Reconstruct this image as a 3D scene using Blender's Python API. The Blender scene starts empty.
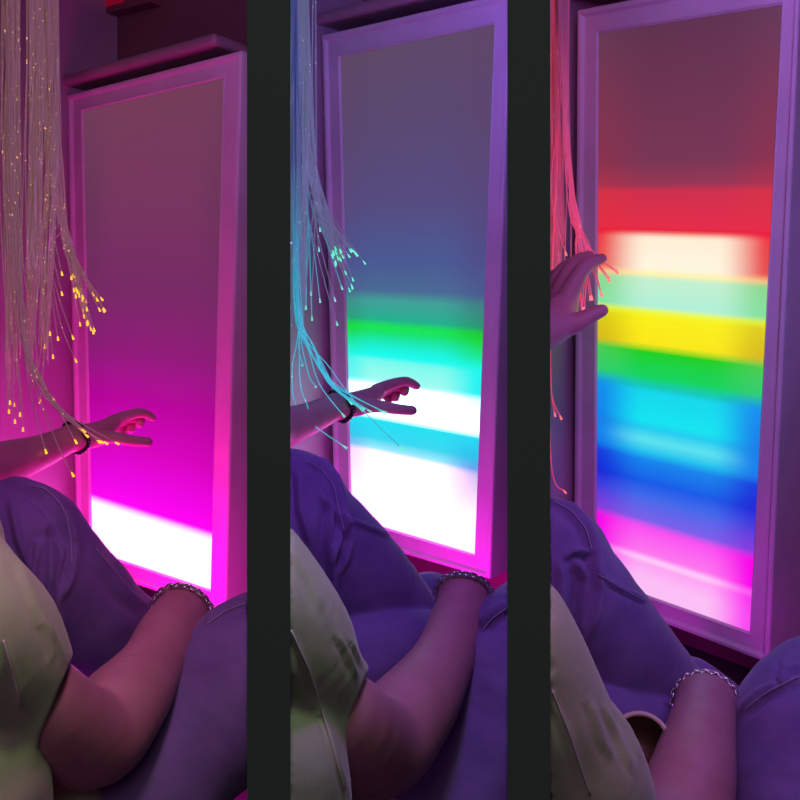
import bpy, math, random
import numpy as np
from mathutils import Vector

random.seed(7)
rng = np.random.default_rng(7)
SC = bpy.context.scene
COL = SC.collection
F = 850.0                       # focal length in pixels of an 800 px frame
PITCH = math.radians(10)
CAM = np.array([0.0, 0.0, 0.80])
RX = np.array([1.0, 0, 0])
UP = np.array([0, math.sin(PITCH), math.cos(PITCH)])
FW = np.array([0, math.cos(PITCH), -math.sin(PITCH)])


def P(px, py, d):
    return CAM + d * FW + (px - 400) / F * d * RX + (400 - py) / F * d * UP


def D(v):                       # direction given as (right, up, back)
    return v[0] * RX + v[1] * UP - v[2] * FW


def srgb(r, g, b, k=1.0):
    def f(c):
        c = c / 255.0
        return (c / 12.92 if c <= 0.04045 else ((c + 0.055) / 1.055) ** 2.4) * k
    return (f(r), f(g), f(b), 1.0)


# ---------------------------------------------------------------- objects
def link(name, me, mat=None, parent=None, smooth=False):
    o = bpy.data.objects.new(name, me)
    COL.objects.link(o)
    if mat is not None:
        me.materials.append(mat)
    if parent is not None:
        o.parent = parent
        o.matrix_parent_inverse = parent.matrix_world.inverted() if False else o.matrix_parent_inverse
        loc = parent.location
        for v in me.vertices:
            v.co -= loc
    if smooth:
        me.polygons.foreach_set('use_smooth', [True] * len(me.polygons))
    return o


def mesh(name, verts, faces, mat=None, parent=None, smooth=False):
    me = bpy.data.meshes.new(name)
    me.from_pydata([tuple(map(float, v)) for v in verts], [], [tuple(f) for f in faces])
    me.update()
    return link(name, me, mat, parent, smooth)


def thing(name, label, cat, loc, group=None):
    o = bpy.data.objects.new(name, None)
    COL.objects.link(o)
    o.location = Vector(loc)
    o.empty_display_size = 0.05
    tag(o, label, cat, group)
    return o


def tag(o, label=None, cat=None, group=None, kind=None):
    if label: o['label'] = label
    if cat: o['category'] = cat
    if group: o['group'] = group
    if kind: o['kind'] = kind
    return o


class MB:
    def __init__(s):
        s.v, s.f = [], []

    def add(s, V, Fc):
        n = len(s.v)
        s.v += [np.array(x, float) for x in V]
        s.f += [tuple(i + n for i in f) for f in Fc]

    def hexa(s, a, b):          # two quads (same winding) joined to a solid
        s.add(list(a) + list(b), [(0, 1, 2, 3), (7, 6, 5, 4), (0, 4, 5, 1), (1, 5, 6, 2), (2, 6, 7, 3), (3, 7, 4, 0)])

    def tube(s, pts, r, n=6, caps=True, r2=None):
        pts = [np.array(p, float) for p in pts]
        N = len(pts)
        prev = None
        base = len(s.v)
        for i, p in enumerate(pts):
            t = pts[min(i + 1, N - 1)] - pts[max(i - 1, 0)]
            t /= np.linalg.norm(t) + 1e-12
            if prev is None:
                a = np.cross(t, [0.3, 0.9, 0.31]); a /= np.linalg.norm(a)
            else:
                a = prev - t * (prev @ t); a /= np.linalg.norm(a)
            prev = a
            b = np.cross(t, a)
            rr = r if r2 is None else r + (r2 - r) * i / (N - 1)
            for k in range(n):
                w = 2 * math.pi * k / n
                s.v.append(p + rr * (math.cos(w) * a + math.sin(w) * b))
        for i in range(N - 1):
            for k in range(n):
                k2 = (k + 1) % n
                s.f.append((base + i * n + k, base + i * n + k2, base + (i + 1) * n + k2, base + (i + 1) * n + k))
        if caps:
            s.f.append(tuple(base + k for k in reversed(range(n))))
            s.f.append(tuple(base + (N - 1) * n + k for k in range(n)))

    def torus(s, c, ax, u, R, r, n=16, m=6, el=1.0):
        ax = np.array(ax) / np.linalg.norm(ax)
        u = np.array(u) - ax * (np.array(u) @ ax); u /= np.linalg.norm(u)
        w = np.cross(ax, u)
        base = len(s.v)
        for i in range(n):
            a = 2 * math.pi * i / n
            rad = math.cos(a) * u + math.sin(a) * w
            cc = c + R * (math.cos(a) * u + el * math.sin(a) * w)
            for j in range(m):
                b = 2 * math.pi * j / m
                s.v.append(cc + r * (math.cos(b) * rad + math.sin(b) * ax))
        for i in range(n):
            for j in range(m):
                i2, j2 = (i + 1) % n, (j + 1) % m
                s.f.append((base + i * m + j, base + i2 * m + j, base + i2 * m + j2, base + i * m + j2))

    def ball(s, c, r, n=8, m=6, sc=(1, 1, 1)):
        base = len(s.v)
        s.v.append(np.array(c) + [0, 0, r * sc[2]])
        for j in range(1, m):
            t = math.pi * j / m
            for i in range(n):
                a = 2 * math.pi * i / n
                s.v.append(np.array(c) + [r * sc[0] * math.sin(t) * math.cos(a), r * sc[1] * math.sin(t) * math.sin(a), r * sc[2] * math.cos(t)])
        s.v.append(np.array(c) - [0, 0, r * sc[2]])
        last = len(s.v) - 1
        for i in range(n):
            i2 = (i + 1) % n
            s.f.append((base, base + 1 + i, base + 1 + i2))
            s.f.append((last, base + 1 + (m - 2) * n + i2, base + 1 + (m - 2) * n + i))
            for j in range(m - 2):
                s.f.append((base + 1 + j * n + i, base + 1 + (j + 1) * n + i, base + 1 + (j + 1) * n + i2, base + 1 + j * n + i2))

    def build(s, name, mat, parent=None, smooth=False):
        return mesh(name, s.v, s.f, mat, parent, smooth)


# ---------------------------------------------------------------- materials
def new_mat(name):
    m = bpy.data.materials.new(name)
    m.use_nodes = True
    nt = m.node_tree
    return m, nt, nt.nodes['Principled BSDF']


def noisy(name, col, col2=None, scale=8.0, rough=0.6, bump=0.0, bscale=60.0, sheen=0.0, spec=0.5, stretch=None, sss=0.0, fac=(0.35, 0.65), bdist=0.002):
    m, nt, b = new_mat(name)
    tc = nt.nodes.new('ShaderNodeTexCoord')
    mp = nt.nodes.new('ShaderNodeMapping')
    if stretch: mp.inputs['Scale'].default_value = stretch
    nt.links.new(tc.outputs['Object'], mp.inputs['Vector'])
    n = nt.nodes.new('ShaderNodeTexNoise'); n.inputs['Scale'].default_value = scale; n.inputs['Detail'].default_value = 4
    nt.links.new(mp.outputs[0], n.inputs['Vector'])
    r = nt.nodes.new('ShaderNodeValToRGB')
    r.color_ramp.elements[0].position, r.color_ramp.elements[1].position = fac
    r.color_ramp.elements[0].color = col
    r.color_ramp.elements[1].color = col2 or col
    nt.links.new(n.outputs['Fac'], r.inputs['Fac'])
    nt.links.new(r.outputs['Color'], b.inputs['Base Color'])
    b.inputs['Roughness'].default_value = rough
    b.inputs['Specular IOR Level'].default_value = spec
    if sheen:
        b.inputs['Sheen Weight'].default_value = sheen
        b.inputs['Sheen Roughness'].default_value = 0.4
    if sss:
        b.inputs['Subsurface Weight'].default_value = sss
        b.inputs['Subsurface Radius'].default_value = (0.02, 0.008, 0.005)
        b.inputs['Subsurface Scale'].default_value = 0.4
    if bump:
        n2 = nt.nodes.new('ShaderNodeTexNoise'); n2.inputs['Scale'].default_value = bscale; n2.inputs['Detail'].default_value = 5
        nt.links.new(mp.outputs[0], n2.inputs['Vector'])
        bp = nt.nodes.new('ShaderNodeBump'); bp.inputs['Strength'].default_value = bump; bp.inputs['Distance'].default_value = bdist
        nt.links.new(n2.outputs['Fac'], bp.inputs['Height'])
        nt.links.new(bp.outputs[0], b.inputs['Normal'])
    return m


def plain(name, col, rough=0.5, metal=0.0, emit=None, es=1.0):
    m, nt, b = new_mat(name)
    b.inputs['Base Color'].default_value = col
    b.inputs['Roughness'].default_value = rough
    b.inputs['Metallic'].default_value = metal
    if emit:
        b.inputs['Emission Color'].default_value = emit
        b.inputs['Emission Strength'].default_value = es
    return m


M = {}
M['divider'] = plain('charcoal_divider', (0.098, 0.202, 0.128, 1), 1.0)
M['divider'].node_tree.nodes['Principled BSDF'].inputs['Specular IOR Level'].default_value = 0.0
M['frame'] = noisy('white_plastic_frame', (0.62, 0.58, 0.62, 1), (0.70, 0.66, 0.70, 1), 9, 0.5, 0.1, 200)
M['post'] = noisy('dark_painted_wood', (0.30, 0.20, 0.24, 1), (0.36, 0.25, 0.29, 1), 12, 0.5, 0.15, 90)
M['backwall'] = noisy('maroon_wall', (0.17, 0.085, 0.10, 1), (0.22, 0.12, 0.12, 1), 3, 0.8, 0.2, 60)
M['sidewall'] = noisy('satin_side_wall', (0.34, 0.28, 0.32, 1), (0.40, 0.34, 0.38, 1), 3, 0.42, 0.1, 40)
M['floor'] = noisy('dark_floor', (0.06, 0.04, 0.07, 1), (0.09, 0.06, 0.10, 1), 5, 0.75, 0.3, 200)
M['ceiling'] = noisy('dark_ceiling', (0.10, 0.08, 0.09, 1), (0.14, 0.10, 0.12, 1), 4, 0.9)
M['roomwall'] = noisy('dim_room_wall', (0.16, 0.12, 0.13, 1), (0.2, 0.15, 0.16, 1), 4, 0.9)
M['skin'] = noisy('skin', (0.52, 0.24, 0.28, 1), (0.58, 0.28, 0.33, 1), 30, 0.5, 0.25, 220, sss=0.15, bdist=0.001)
M['hair'] = noisy('dark_hair', (0.03, 0.02, 0.015, 1), (0.06, 0.04, 0.03, 1), 60, 0.5, 0.6, 150, stretch=(1, 1, 0.1))
M['bead'] = plain('black_beads', (0.01, 0.01, 0.012, 1), 0.25)
M['chain'] = plain('silver_chain', (0.75, 0.72, 0.74, 1), 0.25, 1.0)
M['rim'] = plain('cream_rim', (0.75, 0.66, 0.52, 1), 0.4)
M['cupin'] = plain('brown_cup_inside', (0.12, 0.06, 0.04, 1), 0.5)
M['stitch'] = plain('pale_seam_thread', (0.45, 0.45, 0.60, 1), 0.8)
M['lampbox'] = plain('maroon_lamp_housing', (0.22, 0.08, 0.10, 1), 0.5)
M['redlight'] = plain('red_lamp_glass', (0.3, 0.02, 0.03, 1), 0.4, 0, srgb(120, 0, 25), 0.7)


def cloth_mat(name, c1, c2, weave=900, sheen=0.3, bump=0.35):
    m = noisy(name, c1, c2, 14, 0.85, 0, 0, sheen)
    nt = m.node_tree; b = nt.nodes['Principled BSDF']
    tc = nt.nodes.new('ShaderNodeTexCoord')
    w1 = nt.nodes.new('ShaderNodeTexNoise'); w1.inputs['Scale'].default_value = weave
    w2 = nt.nodes.new('ShaderNodeTexNoise'); w2.inputs['Scale'].default_value = 26; w2.inputs['Detail'].default_value = 3
    ad = nt.nodes.new('ShaderNodeMath'); ad.operation = 'MULTIPLY_ADD'; ad.inputs[1].default_value = 0.12
    for w in (w1, w2): nt.links.new(tc.outputs['Object'], w.inputs['Vector'])
    nt.links.new(w1.outputs['Fac'], ad.inputs[0]); nt.links.new(w2.outputs['Fac'], ad.inputs[2])
    bp = nt.nodes.new('ShaderNodeBump'); bp.inputs['Strength'].default_value = bump; bp.inputs['Distance'].default_value = 0.006
    nt.links.new(ad.outputs[0], bp.inputs['Height']); nt.links.new(bp.outputs[0], b.inputs['Normal'])
    return m


M['shirt_seam'] = plain('pale_shirt_seam', (0.68, 0.68, 0.60, 1), 0.9)
M['denim'] = cloth_mat('blue_denim', (0.19, 0.14, 0.36, 1), (0.26, 0.20, 0.46, 1))
M['shirt'] = cloth_mat('pale_olive_tshirt', (0.45, 0.60, 0.34, 1), (0.50, 0.65, 0.39, 1), 700, 0.25, 0.3)


def strand_mat(name, col, emit, es, spark, ss, grad=None):
    m, nt, b = new_mat(name)
    b.inputs['Base Color'].default_value = col
    b.inputs['Roughness'].default_value = 0.25
    tc = nt.nodes.new('ShaderNodeTexCoord')
    n = nt.nodes.new('ShaderNodeTexNoise'); n.inputs['Scale'].default_value = 170; n.inputs['Detail'].default_value = 1
    nt.links.new(tc.outputs['Object'], n.inputs['Vector'])
    r = nt.nodes.new('ShaderNodeValToRGB')
    r.color_ramp.elements[0].position = 0.70; r.color_ramp.elements[1].position = 0.76
    r.color_ramp.elements[0].color = tuple(c * es for c in emit[:3]) + (1,)
    r.color_ramp.elements[1].color = tuple(c * ss for c in spark[:3]) + (1,)
    nt.links.new(n.outputs['Fac'], r.inputs['Fac'])
    nt.links.new(r.outputs['Color'], b.inputs['Emission Color'])
    b.inputs['Emission Strength'].default_value = 1.0
    if grad:        # emission grows downwards, standing in for panel light on the strand
        sp = nt.nodes.new('ShaderNodeSeparateXYZ'); nt.links.new(tc.outputs['Object'], sp.inputs[0])
        mr = nt.nodes.new('ShaderNodeMapRange'); nt.links.new(sp.outputs['Z'], mr.inputs['Value'])
        for k, v in zip(('From Min', 'From Max', 'To Min', 'To Max'), (grad[0], grad[1], .03, 1.0)): mr.inputs[k].default_value = v
        nt.links.new(mr.outputs[0], b.inputs['Emission Strength'])
    return m


def screen_mat(name, stops, mask, glossy=0.35, tilt=0.0):
    """LED screen behind a clear pane: colour bands over the height (v), each band
    falling off towards its sides (u).  stops: (v, centre colour, side colour)"""
    m, nt, b = new_mat(name)
    uv = nt.nodes.new('ShaderNodeUVMap')
    sp = nt.nodes.new('ShaderNodeSeparateXYZ')
    nt.links.new(uv.outputs[0], sp.inputs[0])
    ramps = []
    for k in (1, 2):
        r = nt.nodes.new('ShaderNodeValToRGB'); r.color_ramp.interpolation = 'LINEAR'
        cr = r.color_ramp
        srt = sorted(stops, key=lambda s: s[0])
        mx = [max(1e-6, max(s[k][:3])) for s in srt]
        while len(cr.elements) < len(srt): cr.elements.new(0.5)
        for e, s in zip(cr.elements, srt): e.position = s[0]
        for e, s in zip(cr.elements, srt): e.color = s[k]
        tl = nt.nodes.new('ShaderNodeMath'); tl.operation = 'MULTIPLY_ADD'; tl.inputs[1].default_value = tilt
        nt.links.new(sp.outputs['X'], tl.inputs[0]); nt.links.new(sp.outputs['Y'], tl.inputs[2])
        nt.links.new(tl.outputs[0], r.inputs['Fac'])
        ramps.append(r)
    mk = nt.nodes.new('ShaderNodeValToRGB'); cr = mk.color_ramp; cr.interpolation = 'EASE'
    while len(cr.elements) < len(mask): cr.elements.new(0.5)
    for e, s in zip(cr.elements, mask): e.position = s[0]; e.color = (s[1],) * 3 + (1,)
    nt.links.new(sp.outputs['X'], mk.inputs['Fac'])
    mix = nt.nodes.new('ShaderNodeMix'); mix.data_type = 'RGBA'
    nt.links.new(mk.outputs['Color'], mix.inputs['Factor'])
    nt.links.new(ramps[1].outputs['Color'], mix.inputs[6]); nt.links.new(ramps[0].outputs['Color'], mix.inputs[7])
    nt.links.new(mix.outputs[2], b.inputs['Emission Color'])
    b.inputs['Emission Strength'].default_value = 1.0
    b.inputs['Base Color'].default_value = (0.035, 0.028, 0.035, 1)
    b.inputs['Roughness'].default_value = glossy
    b.inputs['Specular IOR Level'].default_value = 0.35
    return m


# ---------------------------------------------------------------- volumes (smooth unions turned into one skin)
def surface_nets(S, org, h):
    nx, ny, nz = S.shape
    ins = S < 0
    c = np.zeros((nx - 1, ny - 1, nz - 1), np.uint8)
    offs = [(i, j, k) for i in (0, 1) for j in (0, 1) for k in (0, 1)]
    for i, j, k in offs: c += ins[i:nx - 1 + i, j:ny - 1 + j, k:nz - 1 + k]
    act = (c > 0) & (c < 8)
    idx = -np.ones(act.shape, np.int64)
    cells = np.argwhere(act)
    idx[act] = np.arange(len(cells))
    acc = np.zeros((len(cells), 3)); cnt = np.zeros(len(cells))
    for a in offs:
        for ax in range(3):
            if a[ax]: continue
            bb = list(a); bb[ax] = 1
            A = cells + np.array(a); B = cells + np.array(bb)
            sa = S[A[:, 0], A[:, 1], A[:, 2]]; sb = S[B[:, 0], B[:, 1], B[:, 2]]
            cr = (sa < 0) != (sb < 0)
            t = np.where(cr, sa / np.where(cr, sa - sb, 1), 0)
            p = np.tile(np.array(a, float), (len(cells), 1)); p[:, ax] += t
            acc += p * cr[:, None]; cnt += cr
    V = org + (cells + acc / cnt[:, None]) * h
    faces = []
    for ax in range(3):
        s0 = [slice(None)] * 3; s1 = [slice(None)] * 3
        s0[ax] = slice(0, -1); s1[ax] = slice(1, None)
        a, b = ins[tuple(s0)], ins[tuple(s1)]
        E = np.argwhere(a != b)
        o1, o2 = (ax + 1) % 3, (ax + 2) % 3
        E = E[(E[:, o1] > 0) & (E[:, o2] > 0) & (E[:, o1] < S.shape[o1] - 1) & (E[:, o2] < S.shape[o2] - 1)]
        if not len(E): continue
        fl = a[E[:, 0], E[:, 1], E[:, 2]]
        q = []
        for d1, d2 in ((-1, -1), (0, -1), (0, 0), (-1, 0)):
            c2 = E.copy(); c2[:, o1] += d1; c2[:, o2] += d2
            q.append(idx[c2[:, 0], c2[:, 1], c2[:, 2]])
        q = np.stack(q, 1)
        q[~fl] = q[~fl][:, ::-1]
        faces.append(q[(q >= 0).all(1)])
    return V, np.concatenate(faces)


class Vol:
    """prims: rounded cones (a, b, ra, rb, blend)"""
    def __init__(s, h):
        s.h = h; s.p = []

    def chain(s, pts, k=0.01, cut=None):
        p = [np.array(q, float) for q in pts]
        if len(p) == 1: p = p * 2
        m = 1 if len(p) == 2 else 5
        q = []
        for i in range(len(p) - 1):
            a = p[max(i - 1, 0)]; b = p[i]; c = p[i + 1]; e = p[min(i + 2, len(p) - 1)]
            for j in range(m):
                t = j / m
                w = 0.5 * ((2 * b) + (-a + c) * t + (2 * a - 5 * b + 4 * c - e) * t * t + (-a + 3 * b - 3 * c + e) * t ** 3) if m > 1 else b
                q.append(w)
        q.append(p[-1])
        g = [(P(w[0], w[1], w[2]), w[3] * w[2] / F) for w in q]
        s.p.append(([(a, b, ra, rb) for (a, ra), (b, rb) in zip(g, g[1:])], k, cut))
        return s

    def mesh_data(s, clips=()):
        pad = 0.03
        segs = [g for c in s.p for g in c[0]]
        lo = np.min([np.minimum(a - ra, b - rb) for a, b, ra, rb in segs], 0) - pad
        hi = np.max([np.maximum(a + ra, b + rb) for a, b, ra, rb in segs], 0) + pad
        h = s.h
        n = np.ceil((hi - lo) / h).astype(int) + 1
        S = np.full(n, 0.5, np.float32)
        ax = [lo[i] + h * np.arange(n[i]) for i in range(3)]
        for sg, k, cut in s.p:
            m = 0.04
            l = np.min([np.minimum(a - ra, b - rb) for a, b, ra, rb in sg], 0) - m
            u = np.max([np.maximum(a + ra, b + rb) for a, b, ra, rb in sg], 0) + m
            i0 = np.maximum(((l - lo) / h).astype(int), 0); i1 = np.minimum(np.ceil((u - lo) / h).astype(int) + 1, n)
            X, Y, Z = np.meshgrid(*[ax[i][i0[i]:i1[i]] for i in range(3)], indexing='ij', sparse=True)
            d = None
            for a, b, ra, rb in sg:
                ab = b - a; L2 = ab @ ab + 1e-9
                t = np.clip(((X - a[0]) * ab[0] + (Y - a[1]) * ab[1] + (Z - a[2]) * ab[2]) / L2, 0, 1)
                e = np.sqrt((X - a[0] - t * ab[0]) ** 2 + (Y - a[1] - t * ab[1]) ** 2 + (Z - a[2] - t * ab[2]) ** 2) - (ra + (rb - ra) * t)
                d = e if d is None else np.minimum(d, e)
            if cut is not None:
                c0, cn = cut
                d = np.maximum(d, (X - c0[0]) * cn[0] + (Y - c0[1]) * cn[1] + (Z - c0[2]) * cn[2])
            sl = tuple(slice(i0[i], i1[i]) for i in range(3))
            o = S[sl]
            hh = np.clip(0.5 + 0.5 * (o - d) / k, 0, 1)
            S[sl] = o + (d - o) * hh - k * hh * (1 - hh)
        X, Y, Z = np.meshgrid(*ax, indexing='ij', sparse=True)
        for (c, nn) in clips:
            S = np.maximum(S, ((X - c[0]) * nn[0] + (Y - c[1]) * nn[1] + (Z - c[2]) * nn[2]).astype(np.float32))
        return surface_nets(S, lo, h)


def smooth_mesh(V, Q, it=2, lam=0.5):
    e = np.concatenate([Q[:, [0, 1]], Q[:, [1, 2]], Q[:, [2, 3]], Q[:, [3, 0]]])
    e = np.concatenate([e, e[:, ::-1]])
    for _ in range(it):
        acc = np.zeros_like(V); cnt = np.bincount(e[:, 0], minlength=len(V))
        for c in range(3): acc[:, c] = np.bincount(e[:, 0], V[e[:, 1], c], minlength=len(V))
        V = V + lam * (acc / np.maximum(cnt, 1)[:, None] - V)
    return V


def normals(V, Q):
    n = np.cross(V[Q[:, 2]] - V[Q[:, 0]], V[Q[:, 3]] - V[Q[:, 1]])
    N = np.zeros_like(V)
    for i in range(4):
        for c in range(3): N[:, c] += np.bincount(Q[:, i], n[:, c], minlength=len(V))
    return N / (np.linalg.norm(N, axis=1)[:, None] + 1e-12)


def proj(V):
    r = V - CAM
    d = r @ FW
    return 400 + F * (r @ RX) / d, 400 - F * (r @ UP) / d, d


def seg_dist(x, y, pts):
    best = np.full(len(x), 1e9); sd = np.zeros(len(x)); tt = np.zeros(len(x))
    L = [math.dist(a[:2], b[:2]) for a, b in zip(pts, pts[1:])]
    tot = sum(L); acc = 0
    for (a, b, l) in zip(pts, pts[1:], L):
        dx, dy = (b[0] - a[0]) / l, (b[1] - a[1]) / l
        t = np.clip((x - a[0]) * dx + (y - a[1]) * dy, 0, l)
        ex, ey = x - a[0] - t * dx, y - a[1] - t * dy
        d = np.hypot(ex, ey)
        m = d < best
        best[m] = d[m]; sd[m] = (np.sign(dx * ey - dy * ex) * d)[m]; tt[m] = ((acc + t) / tot)[m]
        acc += l
    return best, sd, tt


def folds(V, Q, fl):
    """cloth creases: each fold follows a line over the cloth, raised on one side, sunk on the other"""
    N = normals(V, Q)
    x, y, d = proj(V)
    facing = np.clip(-(N * ((V - CAM) / np.linalg.norm(V - CAM, axis=1)[:, None])).sum(1) * 2 + 0.3, 0, 1)
    disp = np.zeros(len(V))
    for pts, amp, w in fl:
        b, sd, t = seg_dist(x, y, pts)
        env = np.clip(np.minimum(t, 1 - t) * 6 + 0.15, 0, 1)
        disp += env * amp * (np.exp(-(sd / w) ** 2) - 0.8 * np.exp(-((sd - 1.5 * w) / (1.1 * w)) ** 2))
    return V + N * (disp * facing)[:, None]


def wobble(V, Q, amp, freq, seed):
    N = normals(V, Q)
    r = np.random.default_rng(seed)
    s = np.zeros(len(V))
    for i in range(7):
        k = r.normal(size=3) * freq * (1 + 0.35 * i)
        s += np.sin(V @ k + r.uniform(0, 6.28)) / (1 + 0.3 * i)
    return V + N * (s * amp / 3)[:, None]


def seam(name, V, lines, mat, parent, r=.0008):
    """raised stitched seams lying on the cloth"""
    x, y, d = proj(V)
    for ln in lines:
        mb = MB()
        c = [(a * (1 - t) + b * t) for a, b in zip(np.array(ln[:-1], float), np.array(ln[1:], float)) for t in np.linspace(0, 1, 12, endpoint=False)] + [np.array(ln[-1], float)]
        ds = []
        ok = []
        for q in c:
            m = np.hypot(x - q[0], y - q[1]) < 3.2
            if m.any(): ok.append(q); ds.append(d[m].min())
        if len(ok) < 4: continue
        ds = np.array(ds)
        for _ in range(4): ds[1:-1] = (ds[:-2] + ds[1:-1] * 2 + ds[2:]) / 4
        ok = np.array(ok)
        for _ in range(6): ok[1:-1] = (ok[:-2] + ok[1:-1] * 2 + ok[2:]) / 4
        mb.tube([P(q[0], q[1], dd - .0006) for q, dd in zip(ok, ds)], r, 6)
        mb.build(name, mat, parent, True)


def plane_px(px, side):
    """plane of the partition's flank; side=+1 keeps everything left of px"""
    v = FW + (px - 400) / F * RX
    n = np.cross(v, UP); n /= np.linalg.norm(n)
    if n @ RX < 0: n = -n
    return (CAM, n * side)


# ================================================================ SETTING
def quad_px(pts, d): return [P(x, y, d) for x, y in pts]


for nm, xa, xb in (('divider_bar_left', 247.0, 290.4), ('divider_bar_right', 507.3, 550.3)):  # dividing bars between the three views, built as solid fins
    mb = MB()
    q1 = quad_px([(xa, 960), (xb, 960), (xb, -160), (xa, -160)], 0.42)
    ya = xa + 2.6; yb = xb - 2.6
    q2 = quad_px([(ya, 960), (yb, 960), (yb, -160), (ya, -160)], 2.45)
    mb.hexa(q2, q1)
    tag(mb.build(nm, M['divider']), 'tall charcoal bar dividing two of the views, built as a wall' , None, None, 'structure')

mb = MB(); mb.hexa([(-2.4, -2.4, -0.05), (2.4, -2.4, -0.05), (2.4, 3.4, -0.05), (-2.4, 3.4, -0.05)], [(-2.4, -2.4, 0), (2.4, -2.4, 0), (2.4, 3.4, 0), (-2.4, 3.4, 0)])
tag(mb.build('floor', M['floor']), kind='structure')
mb = MB(); mb.hexa([(-2.4, -2.4, 2.4), (2.4, -2.4, 2.4), (2.4, 3.4, 2.4), (-2.4, 3.4, 2.4)], [(-2.4, -2.4, 2.45), (2.4, -2.4, 2.45), (2.4, 3.4, 2.45), (-2.4, 3.4, 2.45)])
tag(mb.build('ceiling', M['ceiling']), kind='structure')
for nm, a, b in (('wall_left', (-2.45, -2.4), (-2.4, 3.4)), ('wall_right', (2.4, -2.4), (2.45, 3.4)), ('wall_back', (-2.4, 3.4), (2.4, 3.45)), ('wall_front', (-2.4, -2.45), (2.4, -2.4))):
    mb = MB(); mb.hexa([(a[0], a[1], 0), (b[0], a[1], 0), (b[0], b[1], 0), (a[0], b[1], 0)], [(a[0], a[1], 2.4), (b[0], a[1], 2.4), (b[0], b[1], 2.4), (a[0], b[1], 2.4)])
    tag(mb.build(nm, M['roomwall']), kind='structure')

BAY = {
 1: dict(T=[-0.5464, 0.1345, -1.8288], n=[-0.6061, -0.0492, 0.7938], up=[0.0279, 0.9962, 0.0831], ex=[0.7949, -0.0725, 0.6024],
         o=[(66.3, 95), (241, 50.0), (225, 614.5), (76.4, 565)], i=[(83.3, 111.2), (223.5, 78.3), (210.7, 589.6), (92.3, 550.2)], x0=-170, x1=268),
 2: dict(T=[0.0179, 0.2043, -1.7438], n=[-0.6461, -0.135, 0.7513], up=[0.0026, 0.9838, 0.179], ex=[0.7633, -0.1176, 0.6353],
         o=[(321, 35), (511, -9), (489.7, 579.6), (334.5, 534.3)], i=[(340.4, 57), (494.4, 24.6), (474.6, 554), (352, 517.5)], x0=288.6, x1=530),
 3: dict(T=[0.4689, 0.1072, -1.4673], n=[-0.7335, -0.2193, 0.6433], up=[-0.0593, 0.9636, 0.2609], ex=[0.6771, -0.1532, 0.7198],
         o=[(576.8, 10), (801, -34), (768.3, 664), (573, 588.5)], i=[(598.7, 33.6), (782, 5), (749.6, 631.5), (596.5, 577)], x0=548.5, x1=900),
}


def hit(px, py, c, n):
    r = FW + (px - 400) / F * RX + (400 - py) / F * UP
    return CAM + r * ((c - CAM) @ n) / (r @ n)


def vfrac(bay, px, py):
    I = bay['J3']; q = hit(px, py, I[0], bay['n3'])
    def dl(a, b):
        e = (b - a) / np.linalg.norm(b - a); w = q - a
        return np.linalg.norm(w - e * (w @ e))
    t, b = dl(I[0], I[1]), dl(I[3], I[2])
    return b / (t + b)


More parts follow.
